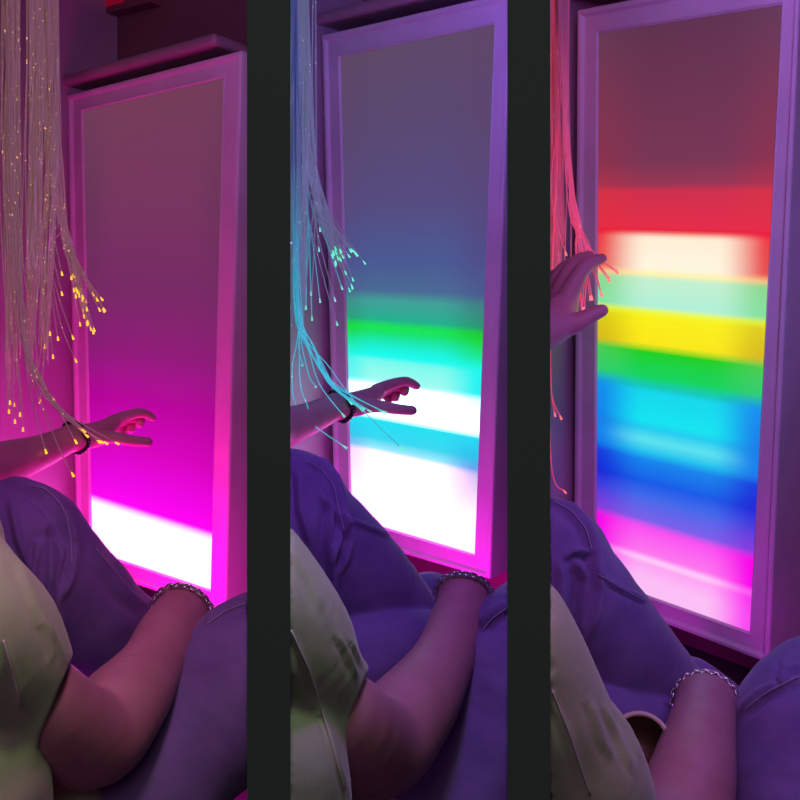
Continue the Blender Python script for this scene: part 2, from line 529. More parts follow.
S_ = srgb
HOT = lambda r, g, b: (r, g, b, 1)
WM = HOT(6.5, 1.0, 6.0)
SCREEN = {
 1: (150, [
    (98, S_(112, 58, 84), S_(104, 58, 86)), (200, S_(112, 52, 90), S_(92, 48, 80)), (290, S_(112, 40, 96), S_(105, 38, 90)),
    (350, S_(135, 25, 115), S_(125, 25, 108)), (400, S_(175, 0, 150), S_(165, 0, 140)), (450, S_(205, 0, 185), S_(195, 0, 170)),
    (485, S_(225, 0, 222), S_(220, 0, 210)), (510, S_(245, 0, 240), S_(240, 0, 230)), (517, WM, WM), (600, WM, WM)], [(0, .3), (.25, 1), (.8, 1), (1, .5)]),
 2: (415, [
    (45, S_(90, 70, 98), S_(92, 68, 96)), (120, S_(86, 70, 108), S_(88, 68, 104)), (200, S_(82, 74, 124), S_(84, 70, 118)),
    (262, S_(70, 88, 145), S_(74, 76, 135)), (292, S_(70, 105, 145), S_(70, 90, 140)), (303, S_(60, 160, 150), S_(55, 130, 130)), (322, S_(20, 175, 140), S_(30, 150, 110)),
    (329, S_(0, 230, 70), S_(0, 205, 30)), (336, S_(0, 225, 110), S_(0, 215, 50)), (350, S_(0, 240, 210), S_(0, 230, 140)), (360, S_(0, 250, 240), S_(0, 245, 220)),
    (366, S_(120, 250, 235), S_(0, 245, 240)), (386, S_(160, 250, 240), S_(0, 240, 240)), (391, HOT(1.3, 2.6, 2.6), HOT(.8, 2.0, 2.0)), (421, HOT(1.5, 2.6, 2.8), HOT(1.4, 2.2, 2.4)),
    (427, S_(0, 225, 240), S_(0, 215, 240)), (446, S_(40, 215, 240), S_(0, 190, 235)), (456, S_(150, 235, 250), S_(90, 160, 235)), (462, HOT(1.6, 1.1, 2.4), S_(205, 190, 240)), (480, HOT(3, 1.1, 3), S_(235, 215, 250)),
    (500, HOT(6, 1.05, 5.5), HOT(2, 1.0, 2)), (560, WM, HOT(4, 1.0, 4))], [(0, .35), (.22, 1), (.7, 1), (1, 0)]),
 3: (685, [
    (18, S_(92, 48, 72), S_(96, 54, 78)), (160, S_(118, 52, 80), S_(135, 48, 72)), (184, S_(150, 52, 78), S_(170, 48, 72)), (191, S_(205, 45, 72), S_(210, 48, 62)),
    (228, S_(228, 42, 66), S_(228, 42, 62)), (232, S_(235, 20, 50), S_(235, 20, 50)), (238, S_(255, 238, 212), S_(236, 60, 64)), (266, S_(255, 246, 222), S_(232, 80, 72)), (272, S_(255, 242, 175), S_(245, 190, 130)),
    (277, S_(195, 240, 205), S_(140, 215, 140)), (304, S_(175, 240, 215), S_(130, 225, 160)), (309, S_(235, 250, 60), S_(225, 240, 40)), (315, S_(250, 240, 0), S_(220, 205, 0)), (342, S_(250, 232, 0), S_(215, 185, 0)),
    (351, S_(20, 208, 10), S_(70, 205, 70)), (376, S_(0, 212, 90), S_(40, 205, 110)), (386, S_(0, 200, 185), S_(0, 160, 215)), (391, S_(0, 215, 235), S_(0, 140, 235)), (420, S_(0, 228, 240), S_(0, 130, 235)),
    (428, S_(20, 205, 238), S_(0, 125, 230)), (440, S_(90, 226, 238), S_(0, 130, 235)), (452, S_(20, 195, 236), S_(0, 120, 232)), (460, S_(0, 132, 235), S_(0, 60, 220)), 
    (484, S_(0, 90, 230), S_(0, 40, 215)), (500, S_(60, 105, 232), S_(60, 60, 220)), (525, S_(120, 95, 232), S_(130, 60, 220)), (534, S_(250, 80, 240), S_(245, 0, 230)), (562, S_(250, 120, 236), S_(250, 0, 235)), (568, S_(255, 205, 248), S_(252, 90, 240)), (574, S_(252, 165, 242), S_(250, 50, 240)), (622, S_(250, 190, 244), S_(250, 70, 240))],
    [(0, 0), (.33, 1), (.72, 1), (1, 0)]),
}
_c3, _s3, _m3 = SCREEN[3]
_s3 = [(y + float(np.interp(y, [230, 266, 310, 350, 385, 460, 506, 534, 575], [0, 4, 6, 6, 7, 9, 7, 6, 3])), a, e) for y, a, e in _s3]
SCREEN[3] = (_c3, _s3, _m3)
LABEL = {
 1: 'white-framed light panel glowing magenta with a white band at its bottom, left booth',
 2: 'white-framed upright light panel with green, cyan and white bands, in the middle booth',
 3: 'white-framed upright light panel showing a full rainbow from red to pink, in the right booth',
}
for b, B in BAY.items():
    c = CAM + D([1.0 * x for x in B['T']]); n3 = D(B['n']); up = D(B['up']); ex = D(B['ex'])
    n3 /= np.linalg.norm(n3)
    B.update(c=c, n3=n3, up3=up, ex3=ex)
    O = [hit(x, y, c, n3) for x, y in B['o']]
    I = [hit(x, y, c - n3 * .010, n3) + n3 * .010 for x, y in B['i']]
    B['O3'], B['I3'] = O, I
    B['J3'] = [p - n3 * 0.0105 for p in I]
    root = thing('light_panel', LABEL[b], 'light panel', (O[2] + O[3]) / 2 - n3 * 0.06)
    prof = [(0, -0.13), (0, -0.004), (.035, -0.0008), (.07, 0), (.20, 0), (.30, -0.0065), (.34, -.007), (.88, -.007), (.91, -.0055), (1.0, -0.010), (1.0, -.03)]
    mb = MB()
    for k in range(4):
        for t, h in prof: mb.v.append(O[k] * (1 - t) + I[k] * t + n3 * h)
    m = len(prof)
    for k in range(4):
        k2 = (k + 1) % 4
        for j in range(m - 1): mb.f.append((k2 * m + j, k * m + j, k * m + j + 1, k2 * m + j + 1))
    fr = mb.build('frame', M['frame'], root)
    bv = fr.modifiers.new('soft_edges', 'BEVEL'); bv.width = 0.0015; bv.segments = 2; bv.limit_method = 'ANGLE'; bv.angle_limit = math.radians(25)
    # rear cover
    mb = MB(); mb.hexa([O[3] * .99 + O[2] * .01 - n3 * .125, O[2] - n3 * .125, O[1] - n3 * .125, O[0] - n3 * .125], [O[3] - n3 * .10, O[2] - n3 * .10, O[1] - n3 * .10, O[0] - n3 * .10])
    cc = sum(O) / 4
    mb.v = [cc + (v - cc) * 1.0 - (v - cc) / np.linalg.norm(v - cc) * .003 for v in mb.v]
    mb.build('rear_cover', M['frame'], root)
    # screen with uv
    me = bpy.data.meshes.new('screen')
    nu, nv = 4, 12
    V = []; Fc = []; UV = []
    J = [p - n3 * 0.0105 for p in I]
    for a in range(nv + 1):
        for u in range(nu + 1):
            s, t = u / nu, a / nv
            V.append((J[3] * (1 - s) + J[2] * s) * (1 - t) + (J[0] * (1 - s) + J[1] * s) * t); UV.append((s, t))
    for a in range(nv):
        for u in range(nu):
            i = a * (nu + 1) + u
            Fc.append((i, i + 1, i + nu + 2, i + nu + 1))
    me.from_pydata([tuple(map(float, v)) for v in V], [], Fc)
    ul = me.uv_layers.new(name='UVMap')
    for lp in me.loops: ul.data[lp.index].uv = UV[lp.vertex_index]
    cx, stops, mask = SCREEN[b]
    ST = [(min(1, max(0, vfrac(B, cx, y))), a, e) for y, a, e in stops]
    B['screen_mat'] = screen_mat('light_screen', ST, mask, tilt={1: .013, 2: 0, 3: 0}[b])
    link('screen', me, B['screen_mat'], root)
    # surroundings: back wall behind, side wall left, mounting post and ledge
    g = 0.030
    cb = c - n3 * 0.135
    cl = (O[0] + O[3]) / 2 - ex * .016
    def back(px, py, o=cb): return hit(px, py, o, n3)
    nl = ex / np.linalg.norm(ex)
    # corner line of back plane and side plane
    dl = np.cross(n3, nl); dl /= np.linalg.norm(dl)
    if dl @ UP < 0: dl = -dl
    A = np.array([n3, nl, dl]); pc = np.linalg.solve(A, [cb @ n3, cl @ nl, (O[0] + O[3]) @ dl / 2])
    ct, cbm = pc + dl * 1.0, pc - dl * .72
    mb = MB()
    rt, rb_ = back(B['x1'], -260), back(B['x1'], 1010)
    q = [cbm, rb_, rt, ct]
    mb.hexa([v - n3 * .02 for v in q], q)
    tag(mb.build('wall_back', M['backwall']), kind='structure')
    mb = MB()
    q = [hit(B['x0'], 1010, cl, nl), cbm, ct, hit(B['x0'], -260, cl, nl)]
    mb.hexa([v - nl * .02 for v in q], q)
    tag(mb.build('wall_left', M['sidewall']), kind='structure')
    # ledge: bar running above the panel, and the post down its left side
    up_e = (O[0] - O[3]) / np.linalg.norm(O[0] - O[3])
    tp = O[1] - O[0]; Lw = np.linalg.norm(tp); tp = tp / Lw
    mb = MB()
    a0 = O[0] - tp * .013 + up_e * .020 + n3 * .010; a1 = O[0] + tp * (Lw * .89) + up_e * .020 + n3 * .010
    h1 = up_e * .024
    mb.hexa([a0 - n3 * .142, a1 - n3 * .142, a1 - n3 * .142 + h1, a0 - n3 * .142 + h1], [a0, a1, a1 + h1, a0 + h1])
    bar = tag(mb.build('trim_1', M['post']), kind='structure')
    bv = bar.modifiers.new('rounded', 'BEVEL'); bv.width = .010; bv.segments = 4

# red lamp box above the left panel
B = BAY[1]
q = [hit(x, y, B['c'] - B['n3'] * .104, B['n3']) for x, y in ((74, 21), (150, 2), (150, -90), (70, -70))]
lb = thing('wall_lamp', 'maroon box lamp with a red glowing face on the wall above the left panel', 'lamp', q[0])
mb = MB(); mb.hexa([v - B['n3'] * .031 for v in q], q); mb.build('lamp_housing', M['lampbox'], lb)
q2 = [hit(x, y, B['c'] - B['n3'] * .104, B['n3']) for x, y in ((88, 12), (124, 2), (124, -70), (84, -60))]
mb = MB(); mb.hexa([v - B['n3'] * .01 for v in q2], [v + B['n3'] * .0015 for v in q2]); mb.build('lamp_glass', M['redlight'], lb)

# ================================================================ FIBRE-OPTIC STRANDS
def bez(pts, n=14):
    """smooth polyline through (px,py,d)"""
    p = [np.array(q, float) for q in pts]
    out = []
    for i in range(len(p) - 1):
        a = p[max(i - 1, 0)]; b_ = p[i]; c_ = p[i + 1]; e = p[min(i + 2, len(p) - 1)]
        for k in range(n):
            t = k / n
            out.append(0.5 * ((2 * b_) + (-a + c_) * t + (2 * a - 5 * b_ + 4 * c_ - e) * t * t + (-a + 3 * b_ - 3 * c_ + e) * t ** 3))
    out.append(p[-1])
    return [P(*q) for q in out]


FIB = {
 1: dict(mat=strand_mat('side_glow_fibre', (0.50, 0.44, 0.42, 1), srgb(170, 125, 115), .16, srgb(255, 200, 110), 1.3),
         tip=plain('amber_fibre_tip', (0.6, 0.5, 0.1, 1), .4, 0, srgb(255, 200, 20), 1.3),
         label='glowing fibre-optic strands with amber tips hanging at the far left beside the magenta panel'),
 2: dict(mat=strand_mat('side_glow_fibre', (0.42, 0.52, 0.50, 1), srgb(115, 130, 150), .25, srgb(200, 215, 235), .8),
         tip=plain('mint_fibre_tip', (0.3, 0.6, 0.5, 1), .4, 0, srgb(90, 240, 180), 1.0),
         label='bluish fibre-optic strands with mint-green tips hanging in the middle booth'),
 3: dict(mat=strand_mat('side_glow_fibre', (0.70, 0.50, 0.52, 1), srgb(210, 60, 80), .22, srgb(230, 150, 150), .6),
         tip=plain('pink_fibre_tip', (0.6, 0.3, 0.3, 1), .4, 0, srgb(255, 120, 110), 1.0),
         label='reddish fibre-optic strands held by the raised hand in the right booth'),
}


def J(a): return random.uniform(-a, a)


strands = {1: [], 2: [], 3: []}     # individually visible strands, with tips
curtain = {1: [], 2: [], 3: []}     # the hanging mass
# bay 1
for k in range(110):
    g_ = random.choice([(3, 2.6), (11, 1.8), (18, 1.2), (31, 2.0), (40, 2.0), (35, 2.4), (50, 1.4), (56, 1.2)])
    x = g_[0] + random.gauss(0, g_[1])
    e = random.uniform(250, 400) if x < 30 else random.uniform(280, 380)
    x1 = x * .70 + 7 + J(4)
    curtain[1].append([(x, -70, 1.62 + J(.06)), (x + J(2.5), 60, 1.62 + J(.05)), (x + J(3), 160, 1.6 + J(.05)), (x * .85 + 3 + J(3), 250, 1.58 + J(.05)), (x1, e, 1.58 + J(.05))])
for k in range(26):                 # fan towards the panel
    x = 44 + J(8)
    ex_, ey_ = random.choice([(73, 292), (78, 296), (84, 297), (95, 298), (103, 306), (88, 318), (90, 327), (70, 276), (82, 303), (92, 294), (85, 320), (75, 302)])
    strands[1].append([(x, -70, 1.66), (x + 6, 90, 1.66), (x + 14, 190, 1.66), (68 + J(5), 245, 1.66), (ex_ + J(5), ey_ + J(7), 1.64 + J(.03))])
for ex_, ey_ in ((62, 274), (62, 294), (50, 334), (58, 339), (45, 347), (53, 357), (73, 338), (76, 361), (40, 402), (37, 376)):
    strands[1].append([(40 + J(6), -70, 1.62), (45 + J(5), 120, 1.62), (50 + J(5) - (8 if ey_ > 300 else -8), 220, 1.6), (ex_ - (ex_ - 46) * .6, ey_ - 48, 1.59), (ex_, ey_, 1.58)])
for ex_, ey_ in ((10, 403), (9, 412), (15, 422), (23, 430), (20, 415), (14, 405)):
    strands[1].append([(8 + J(8), -70, 1.62), (6 + J(6), 120, 1.6), (4 + J(4), 260, 1.58), (ex_ - 4, ey_ - 60, 1.55), (ex_, ey_, 1.55)])
for k in range(9):                  # drawn across the wrist
    e = random.choice([(83, 431), (88, 436), (100, 442), (104, 443), (118, 445)])
    strands[1].append([(14 + J(8), -70, 1.6), (16 + J(6), 200, 1.55), (24 + J(5), 330, 1.46), (38 + J(4), 378, 1.42), (62 + J(3), 412, 1.40), (e[0] + J(3), e[1] + J(1.5), 1.42)])
for e, m_ in (((76, 442), (55, 415)), ((46, 452), (34, 420)), ((73, 475), (55, 450))):
    strands[1].append([(16, -70, 1.6), (18, 200, 1.55), (24, 345, 1.44), (m_[0], m_[1] - 12, 1.36), (e[0], e[1], 1.34)])
# bay 2
for k in range(110):
    x = 291 + abs(random.gauss(0, 10)) - 3
    x1 = 290 + (x - 290) * .8 + J(3)
    curtain[2].append([(x, -70, 1.66 + J(.04)), (x + J(2), 80, 1.66 + J(.04)), (x + J(3), 180, 1.65 + J(.04)), (x1 + 1, 250, 1.63), (x1 - 1, random.uniform(280, 330), 1.6)])
for k in range(26):
    x = 300 + J(7)
    ex_, ey_ = random.choice([(333, 260), (334, 262), (340, 250), (341, 255), (337, 252), (352, 252), (361, 263), (345, 277), (350, 275), (354, 253), (349, 286)])
    strands[2].append([(x, -70, 1.68), (x + 4, 60, 1.68), (x + 8, 140, 1.68), (321 + J(6), 205, 1.68), (ex_ + J(4), ey_ + J(5), 1.66)])
for ex_, ey_ in ((320, 230), (319, 250), (335, 300), (337, 324), (320, 301), (311, 294), (306, 308), (312, 319), (342, 288), (295, 276)):
    strands[2].append([(298 + J(5), -70, 1.66), (301 + J(4), 100, 1.66), (306 + J(3), 190, 1.64), (ex_ - (ex_ - 308) * .45, ey_ - 45, 1.62), (ex_, ey_, 1.6)])
for k in range(10):
    e = random.choice([(352, 402), (358, 406), (362, 410), (370, 412), (384, 412)])
    strands[2].append([(294 + J(5), -70, 1.62), (296 + J(5), 180, 1.58), (298 + J(4), 305, 1.5), (310 + J(4), 345, 1.45), (330 + J(3), 382, 1.41), (e[0] + J(2), e[1] + J(1.5), 1.42)])
for m_, m2, e in (((309, 352), (320, 385), (343, 415)), ((300, 380), (307, 405), (314, 424)), ((292, 372), (300, 412), (345, 447)), ((330, 368), (358, 405), (401, 448)), ((299, 350), (303, 365), (302, 365)), ((308, 372), (314, 384), (315, 386))):
    strands[2].append([(296, -70, 1.62), (296, 200, 1.56), (299, 320, 1.46), (m_[0], m_[1], 1.38), (m2[0], m2[1], 1.36), (e[0] + .5, e[1] + .5, 1.37)])
# bay 3
for k in range(60):
    x = 552 + abs(random.gauss(0, 7)) - 2
    curtain[3].append([(x, -70, 1.45 + J(.03)), (x + J(2), 80, 1.45 + J(.03)), (x - 1 + J(3), 180, 1.44), (x - 1 + J(4), random.uniform(225, 300), 1.43)])
for k in range(16):
    x = 562 + J(5)
    e = [(617, 271), (609, 279), (602, 295), (592, 298), (584, 312), (575, 333), (600, 262), (583, 318)][k % 8]
    strands[3].append([(x, -70, 1.4), (x + 2, 70, 1.4), (567 + J(3), 150, 1.4), (574 + J(5), 215, 1.385), (586 + J(6) + (e[0] - 600) * .3, 250, 1.37), (e[0] + J(2), e[1] + J(2), 1.36)])
for e in ((555, 415), (561, 418), (566, 254), (559, 272), (565, 492)):
    strands[3].append([(556 + J(3), -70, 1.43), (557 + J(3), 100, 1.43), (551, 300 if e[1] > 300 else 180, 1.41), (551 if e[1] > 300 else 557, e[1] - 30, 1.4), (e[0], e[1], 1.4)])

LIT2 = strand_mat('cyan_lit_fibre', (0.35, 0.60, 0.62, 1), srgb(20, 205, 220), .6, srgb(190, 240, 240), .9, (-.45, -.80))  # cyan of the nearby panel put into the strands as emission
LIT3 = strand_mat('red_lit_fibre', (0.70, 0.42, 0.42, 1), srgb(235, 45, 70), .6, srgb(250, 150, 150), .8, (-.15, -.50))
for b in (1, 2, 3):
    fb = FIB[b]
    lit = {1: fb['mat'], 2: LIT2, 3: LIT3}[b]
    hx = {1: 30, 2: 300, 3: 560}[b]; hd = {1: 1.62, 2: 1.66, 3: 1.43}[b]
    top = P(hx, -70, hd)
    root = thing('fibre_optic_bundle', fb['label'], 'fibre-optic lights', top)
    hw = (52 if b == 1 else 18) * hd / F
    mb = MB()
    mb.hexa([top + RX * s * hw + FW * t * .09 + UP * -.004 for s, t in ((-1, -1), (1, -1), (1, 1), (-1, 1))], [top + RX * s * hw + FW * t * .09 + UP * .05 for s, t in ((-1, -1), (1, -1), (1, 1), (-1, 1))])
    mb.build('hanging_rail', M['post'], root)
    mb = MB()
    for c in curtain[b]:
        mb.tube(bez(c, 5), .0012, 4)
    tag(mb.build('hanging_strands', fb['mat'], root), kind='stuff')
    for ci, c in enumerate(strands[b]):
        pts = bez(c, 7)
        mb = MB(); mb.tube(pts, .00095, 5)
        so = mb.build('strand', lit if (b != 2 or ci >= 30) else fb['mat'], root, True)
        e1 = pts[-1]; e0 = pts[-2]; dr = (e1 - e0) / np.linalg.norm(e1 - e0)
        mb = MB(); mb.tube([e1 - dr * .005, e1 - dr * .001, e1 + dr * .003], .0011, 6, True, .0021)
        t = mb.build('lit_tip', fb['tip'], None)
        loc = root.location
        for v in t.data.vertices: v.co -= loc
        t.parent = so

# ================================================================ PEOPLE
def sub(o, child):
    """parent child whose mesh is already in the parent's space"""
    child.parent = o


ARM = [(-60, 490, 1.2, 33), (0, 466, 1.30, 24), (40, 452, 1.38, 17), (72, 437.5, 1.45, 13)]
PALM = [[(72, 437.5, 1.45, 12.5), (90, 433, 1.48, 10), (112, 425, 1.52, 8)], [(78, 440, 1.45, 10), (95, 439, 1.475, 8.5), (106, 434, 1.50, 7)]]
FING = [
    [(112, 422, 1.53, 7), (128, 415.5, 1.545, 5.6), (142, 413, 1.56, 5), (152, 417.5, 1.57, 4.2)],
    [(112, 424, 1.55, 7), (129, 418, 1.57, 5.4), (140, 419.5, 1.58, 4.8), (140, 424, 1.57, 4.2)],
    [(111, 426, 1.56, 6.5), (123, 421, 1.58, 5.2), (131, 424, 1.585, 4.6), (131, 429.5, 1.575, 4.2)],
    [(108, 428, 1.565, 6), (116, 425, 1.59, 4.6), (123, 429, 1.59, 4.2), (124, 433, 1.58, 3.8)],
    [(95, 438, 1.47, 8.5), (112, 437.5, 1.46, 6.6), (131, 440.5, 1.455, 5.6), (148, 442, 1.45, 4.9)],
]
shift = lambda ch, dx, dy: [(x + dx, y + dy, d, r) for x, y, d, r in ch]
HAND3 = dict(
    arm=[(440, 420, 1.12, 34), (490, 372, 1.2, 26), (526, 338, 1.27, 19)],
    palm=[[(526, 338, 1.27, 18), (548, 325, 1.29, 22), (564, 306, 1.31, 14)], [(545, 330, 1.29, 18), (560, 325, 1.29, 15)]],
    fing=[[(566, 300, 1.31, 11), (581, 272, 1.32, 8.2), (591, 262.5, 1.325, 7), (602, 258.5, 1.33, 5.2)],
          [(558, 297, 1.325, 10.5), (569, 270, 1.34, 7.8), (578, 260, 1.345, 6.6), (590, 255.5, 1.35, 5)],
          [(552, 297, 1.34, 10), (558, 277, 1.36, 7.6), (566, 266, 1.365, 6.4), (578, 262, 1.37, 5)],
          [(545, 300, 1.35, 9), (549, 285, 1.37, 7), (555, 275, 1.375, 6), (562, 271, 1.38, 5)],
          [(560, 326, 1.29, 13.5), (579, 322, 1.28, 10), (592, 314.5, 1.275, 8.2), (602, 310.5, 1.27, 6.6)]])

PEOPLE = {
 1: dict(
    label='person in pale olive T-shirt and blue jeans reaching towards the magenta panel, left booth',
    clips=[plane_px(248.3, 1)],
    arms=[ARM, [(-60, 490, 1.2, 33), (-130, 500, .98, 50)],
          [(-40, 640, .78, 58), (35, 700, .80, 46), (88, 738, .88, 49), (122, 706, .93, 44), (150, 668, 1.0, 33), (168, 634, 1.07, 30), (182, 614, 1.12, 26.5)]],
    torso=[[(-130, 500, .98, 50), (-110, 560, .85, 80), (-60, 620, .76, 62)], [(-110, 560, .85, 90), (-100, 760, .90, 90), (-60, 900, .95, 95)]],
    palm=PALM, fing=FING,
    rhand=[[(182, 614, 1.12, 26), (196, 620, 1.18, 21), (206, 634, 1.22, 19)]],
    hem=((69, 664), (38, 744), .80),
    wrist2=((182, 614, 1.12), (168, 634, 1.07), 31),
    wrist=((75, 437.5, 1.452), (40, 452, 1.38), 15.5),
    leg=[[(-70, 800, 1.0, 90), (-40, 650, 1.1, 80), (10, 546, 1.18, 64), (35, 574, 1.18, 67), (72, 604, 1.22, 60), (112, 634, 1.27, 49), (160, 655, 1.32, 42), (200, 668, 1.36, 34)],
         [(20, 760, 1.10, 52), (70, 745, 1.14, 46), (150, 725, 1.2, 42), (200, 700, 1.28, 34)],
         [(-70, 830, .98, 90), (110, 822, .98, 78), (190, 748, 1.02, 67), (268, 676, 1.10, 86), (330, 720, 1.2, 70)]],
    shirt=[[(-150, 490, .97, 62), (-110, 560, .84, 96), (-60, 610, .74, 84), (-14, 640, .755, 70), (27, 688, .79, 51), (62, 716, .81, 46)],
           [(-110, 560, .85, 105), (-90, 740, .85, 110), (-30, 770, .78, 74), (-30, 860, .8, 78)], [(-20, 840, .86, 70), (62, 822, .90, 44)]],
    folds=[([(-5, 478), (25, 484), (45, 496), (62, 516), (68, 540), (60, 566)], .006, 4.5), ([(10, 500), (18, 540), (30, 570), (34, 620)], .006, 4),
           ([(42, 530), (50, 524), (58, 535), (60, 556), (56, 600), (60, 640)], .008, 4), ([(38, 540), (34, 570), (34, 600)], .006, 3.5),
           ([(60, 515), (74, 545), (70, 575), (60, 600)], .007, 5), ([(90, 545), (120, 590), (150, 612)], .003, 6),
           ([(205, 622), (225, 608), (247, 602)], .006, 4)],
    sfolds=[([(18, 560), (36, 605), (56, 640)], .004, 5), ([(36, 618), (50, 640), (56, 660)], .006, 3), ([(44, 620), (58, 642), (64, 662)], .005, 2.5), ([(3, 640), (14, 680), (20, 705)], .004, 4)],
    seam=[[(30, 486), (44, 488), (58, 500), (67, 516), (71, 540), (72, 562)], [(207, 624), (225, 611), (246, 603)], [(96, 548), (125, 583), (150, 608)]],
    sseam=[[(3, 640), (12, 672), (20, 706)]],
 ),
 2: dict(
    label='person in pale olive T-shirt and jeans reaching over white bands, middle booth',
    clips=[plane_px(289.0, -1), plane_px(508.8, 1)], bclips=[plane_px(266, -1), plane_px(508.8, 1)],
    arms=[shift(ARM, 264.5, -31.5),
          [(230, 665, .76, 58), (335, 715, .80, 47), (374, 746, .88, 51), (413, 708, .94, 43), (441, 664, 1.01, 32), (457, 622, 1.08, 27), (464, 598, 1.12, 25)]],
    torso=[[(278, 432, 1.3, 9), (274, 540, 1.0, 9), (276, 640, .85, 9), (290, 680, .79, 30)]],
    palm=[shift(c, 264.5, -31.5) for c in PALM], fing=[shift(c, 264.5, -31.5) for c in FING],
    rhand=[[(464, 598, 1.12, 24.5), (476, 600, 1.18, 20), (486, 614, 1.22, 18)]],
    hem=((368, 672), (339, 752), .80),
    wrist2=((464, 596, 1.12), (460, 620, 1.08), 28.5),
    wrist=((340, 406, 1.452), (305, 420.5, 1.38), 15.5),
    leg=[[(230, 640, 1.1, 80), (279, 517, 1.18, 65), (297, 533, 1.18, 67), (328, 565, 1.2, 66), (362, 594, 1.24, 58), (398, 627, 1.30, 47), (430, 650, 1.34, 36)],
         [(300, 700, 1.06, 52), (345, 668, 1.12, 46), (390, 652, 1.16, 40), (440, 645, 1.22, 34)],
         [(430, 604, 1.40, 32), (470, 622, 1.40, 34), (500, 634, 1.4, 30)],
         [(640, 720, 1.2, 70), (548, 655, 1.10, 82), (500, 740, 1.02, 60), (440, 835, .98, 64), (300, 880, .95, 80)]],
    shirt=[[(200, 560, .74, 90), (240, 600, .74, 84), (284, 640, .755, 68), (320, 688, .79, 52), (356, 722, .81, 47)],
           [(240, 730, .78, 98), (268, 758, .745, 77), (276, 800, .75, 76), (276, 880, .75, 78)], [(280, 850, .86, 70), (362, 826, .92, 42)]],
    folds=[([(305, 458), (322, 464), (334, 480), (340, 500), (344, 520), (338, 545), (332, 562)], .007, 4), ([(322, 495), (332, 508), (330, 540), (333, 580), (330, 630)], .008, 4),
           ([(298, 470), (300, 510), (310, 545)], .005, 4), ([(334, 508), (345, 526), (350, 540), (345, 560), (338, 575)], .006, 3.5),
           ([(480, 626), (495, 614), (508, 606)], .007, 4), ([(350, 520), (390, 535)], .002, 2.5)],
    sfolds=[([(290, 550), (310, 580), (322, 610)], .005, 4), ([(336, 634), (348, 652), (356, 676)], .006, 3), ([(346, 636), (356, 650), (364, 668)], .005, 2.5), ([(290, 628), (310, 680), (328, 730), (350, 800)], .005, 2.6)],
    seam=[[(306, 460), (322, 470), (334, 486), (338, 506), (344, 530)], [(483, 629), (494, 617), (507, 608)], [(346, 515), (372, 527), (388, 534)]],
    sseam=[[(291, 630), (310, 672), (328, 730), (345, 790)]],
 ),
 3: dict(
    label='person in grey-lit olive T-shirt and jeans raising a hand to the rainbow panel, right booth',
    clips=[plane_px(548.8, -1)], bclips=[plane_px(525, -1)],
    arms=[HAND3['arm'], [(570, 810, .78, 58), (640, 850, .82, 50), (672, 842, .88, 50), (690, 785, .95, 43), (699, 742, 1.02, 35), (704, 714, 1.08, 30), (706, 703, 1.12, 28.5)]],
    torso=[[(537, 336, 1.27, 9), (534, 480, 1.0, 9), (536, 640, .85, 9), (560, 740, .79, 20), (570, 810, .78, 50)]],
    palm=HAND3['palm'], fing=HAND3['fing'],
    rhand=[[(706, 703, 1.12, 28), (708, 704, 1.18, 33), (718, 716, 1.24, 26)]],
    wrist2=((706, 706, 1.115), (704, 718, 1.0), 32),
    wrist=None,
    leg=[[(480, 660, 1.1, 80), (535, 562, 1.16, 65), (558, 592, 1.16, 68), (594, 636, 1.2, 66), (632, 670, 1.24, 56), (662, 694, 1.28, 46), (690, 712, 1.32, 36)],
         [(580, 730, 1.1, 48), (630, 735, 1.15, 44), (700, 735, 1.2, 36)],
         [(690, 690, 1.38, 32), (715, 705, 1.38, 30), (730, 715, 1.38, 26)],
         [(822, 700, 1.1, 62), (818, 748, 1.08, 86), (812, 860, 1.0, 80)], [(818, 748, 1.08, 86), (900, 760, 1.15, 80)]],
    shirt=[[(490, 640, .73, 84), (520, 690, .74, 80), (545, 740, .755, 76), (574, 774, .77, 74), (596, 830, .79, 63)],
           [(480, 760, .78, 100), (520, 860, .78, 90)]],
    folds=[([(550, 500), (570, 508), (586, 526), (594, 545), (596, 565), (600, 590), (596, 610), (588, 640)], .007, 4), ([(562, 560), (572, 552), (594, 551)], .006, 3.5),
           ([(575, 560), (585, 580), (582, 600), (578, 640)], .008, 4), ([(560, 560), (560, 600), (554, 640)], .006, 4), ([(596, 573), (620, 588), (650, 602)], .0025, 2.5),
           ([(740, 712), (760, 694), (800, 676)], .006, 4), ([(785, 660), (782, 680), (800, 664)], .005, 3)],
    sfolds=[([(552, 700), (570, 740), (590, 800)], .005, 3.5), ([(590, 700), (602, 740), (612, 760)], .005, 4), ([(604, 705), (622, 745), (632, 770)], .006, 3), ([(612, 706), (630, 730), (642, 760)], .005, 2.5)],
    seam=[[(598, 574), (625, 590), (646, 601)], [(556, 502), (572, 511), (586, 528), (592, 550)], [(745, 709), (765, 693), (799, 676)]],
    sseam=[[(552, 690), (570, 735), (590, 795)]],
 ),
}


def chain_ring(name, W, A, rpx, root, beads=False, full=True):
    c = P(*W); a = P(*A)
    ax = c - a; ax /= np.linalg.norm(ax)
    R = rpx * W[2] / F
    u = np.cross(ax, UP); u /= np.linalg.norm(u); w = np.cross(ax, u)
    mb = MB()
    n = 30 if beads else 40
    for k in range(n):
        t = 2 * math.pi * k / n
        p = c + R * (math.cos(t) * u + math.sin(t) * w)
        tan = -math.sin(t) * u + math.cos(t) * w
        rad = math.cos(t) * u + math.sin(t) * w
        if beads: mb.ball(p + ax * .003 * math.sin(4 * t), R * .17, 8, 6)
        else: mb.torus(p, rad if k % 2 else ax, tan, R * .125, R * .042, 10, 5, .65)
    return mb.build(name, M['bead'] if beads else M['chain'], root, True)


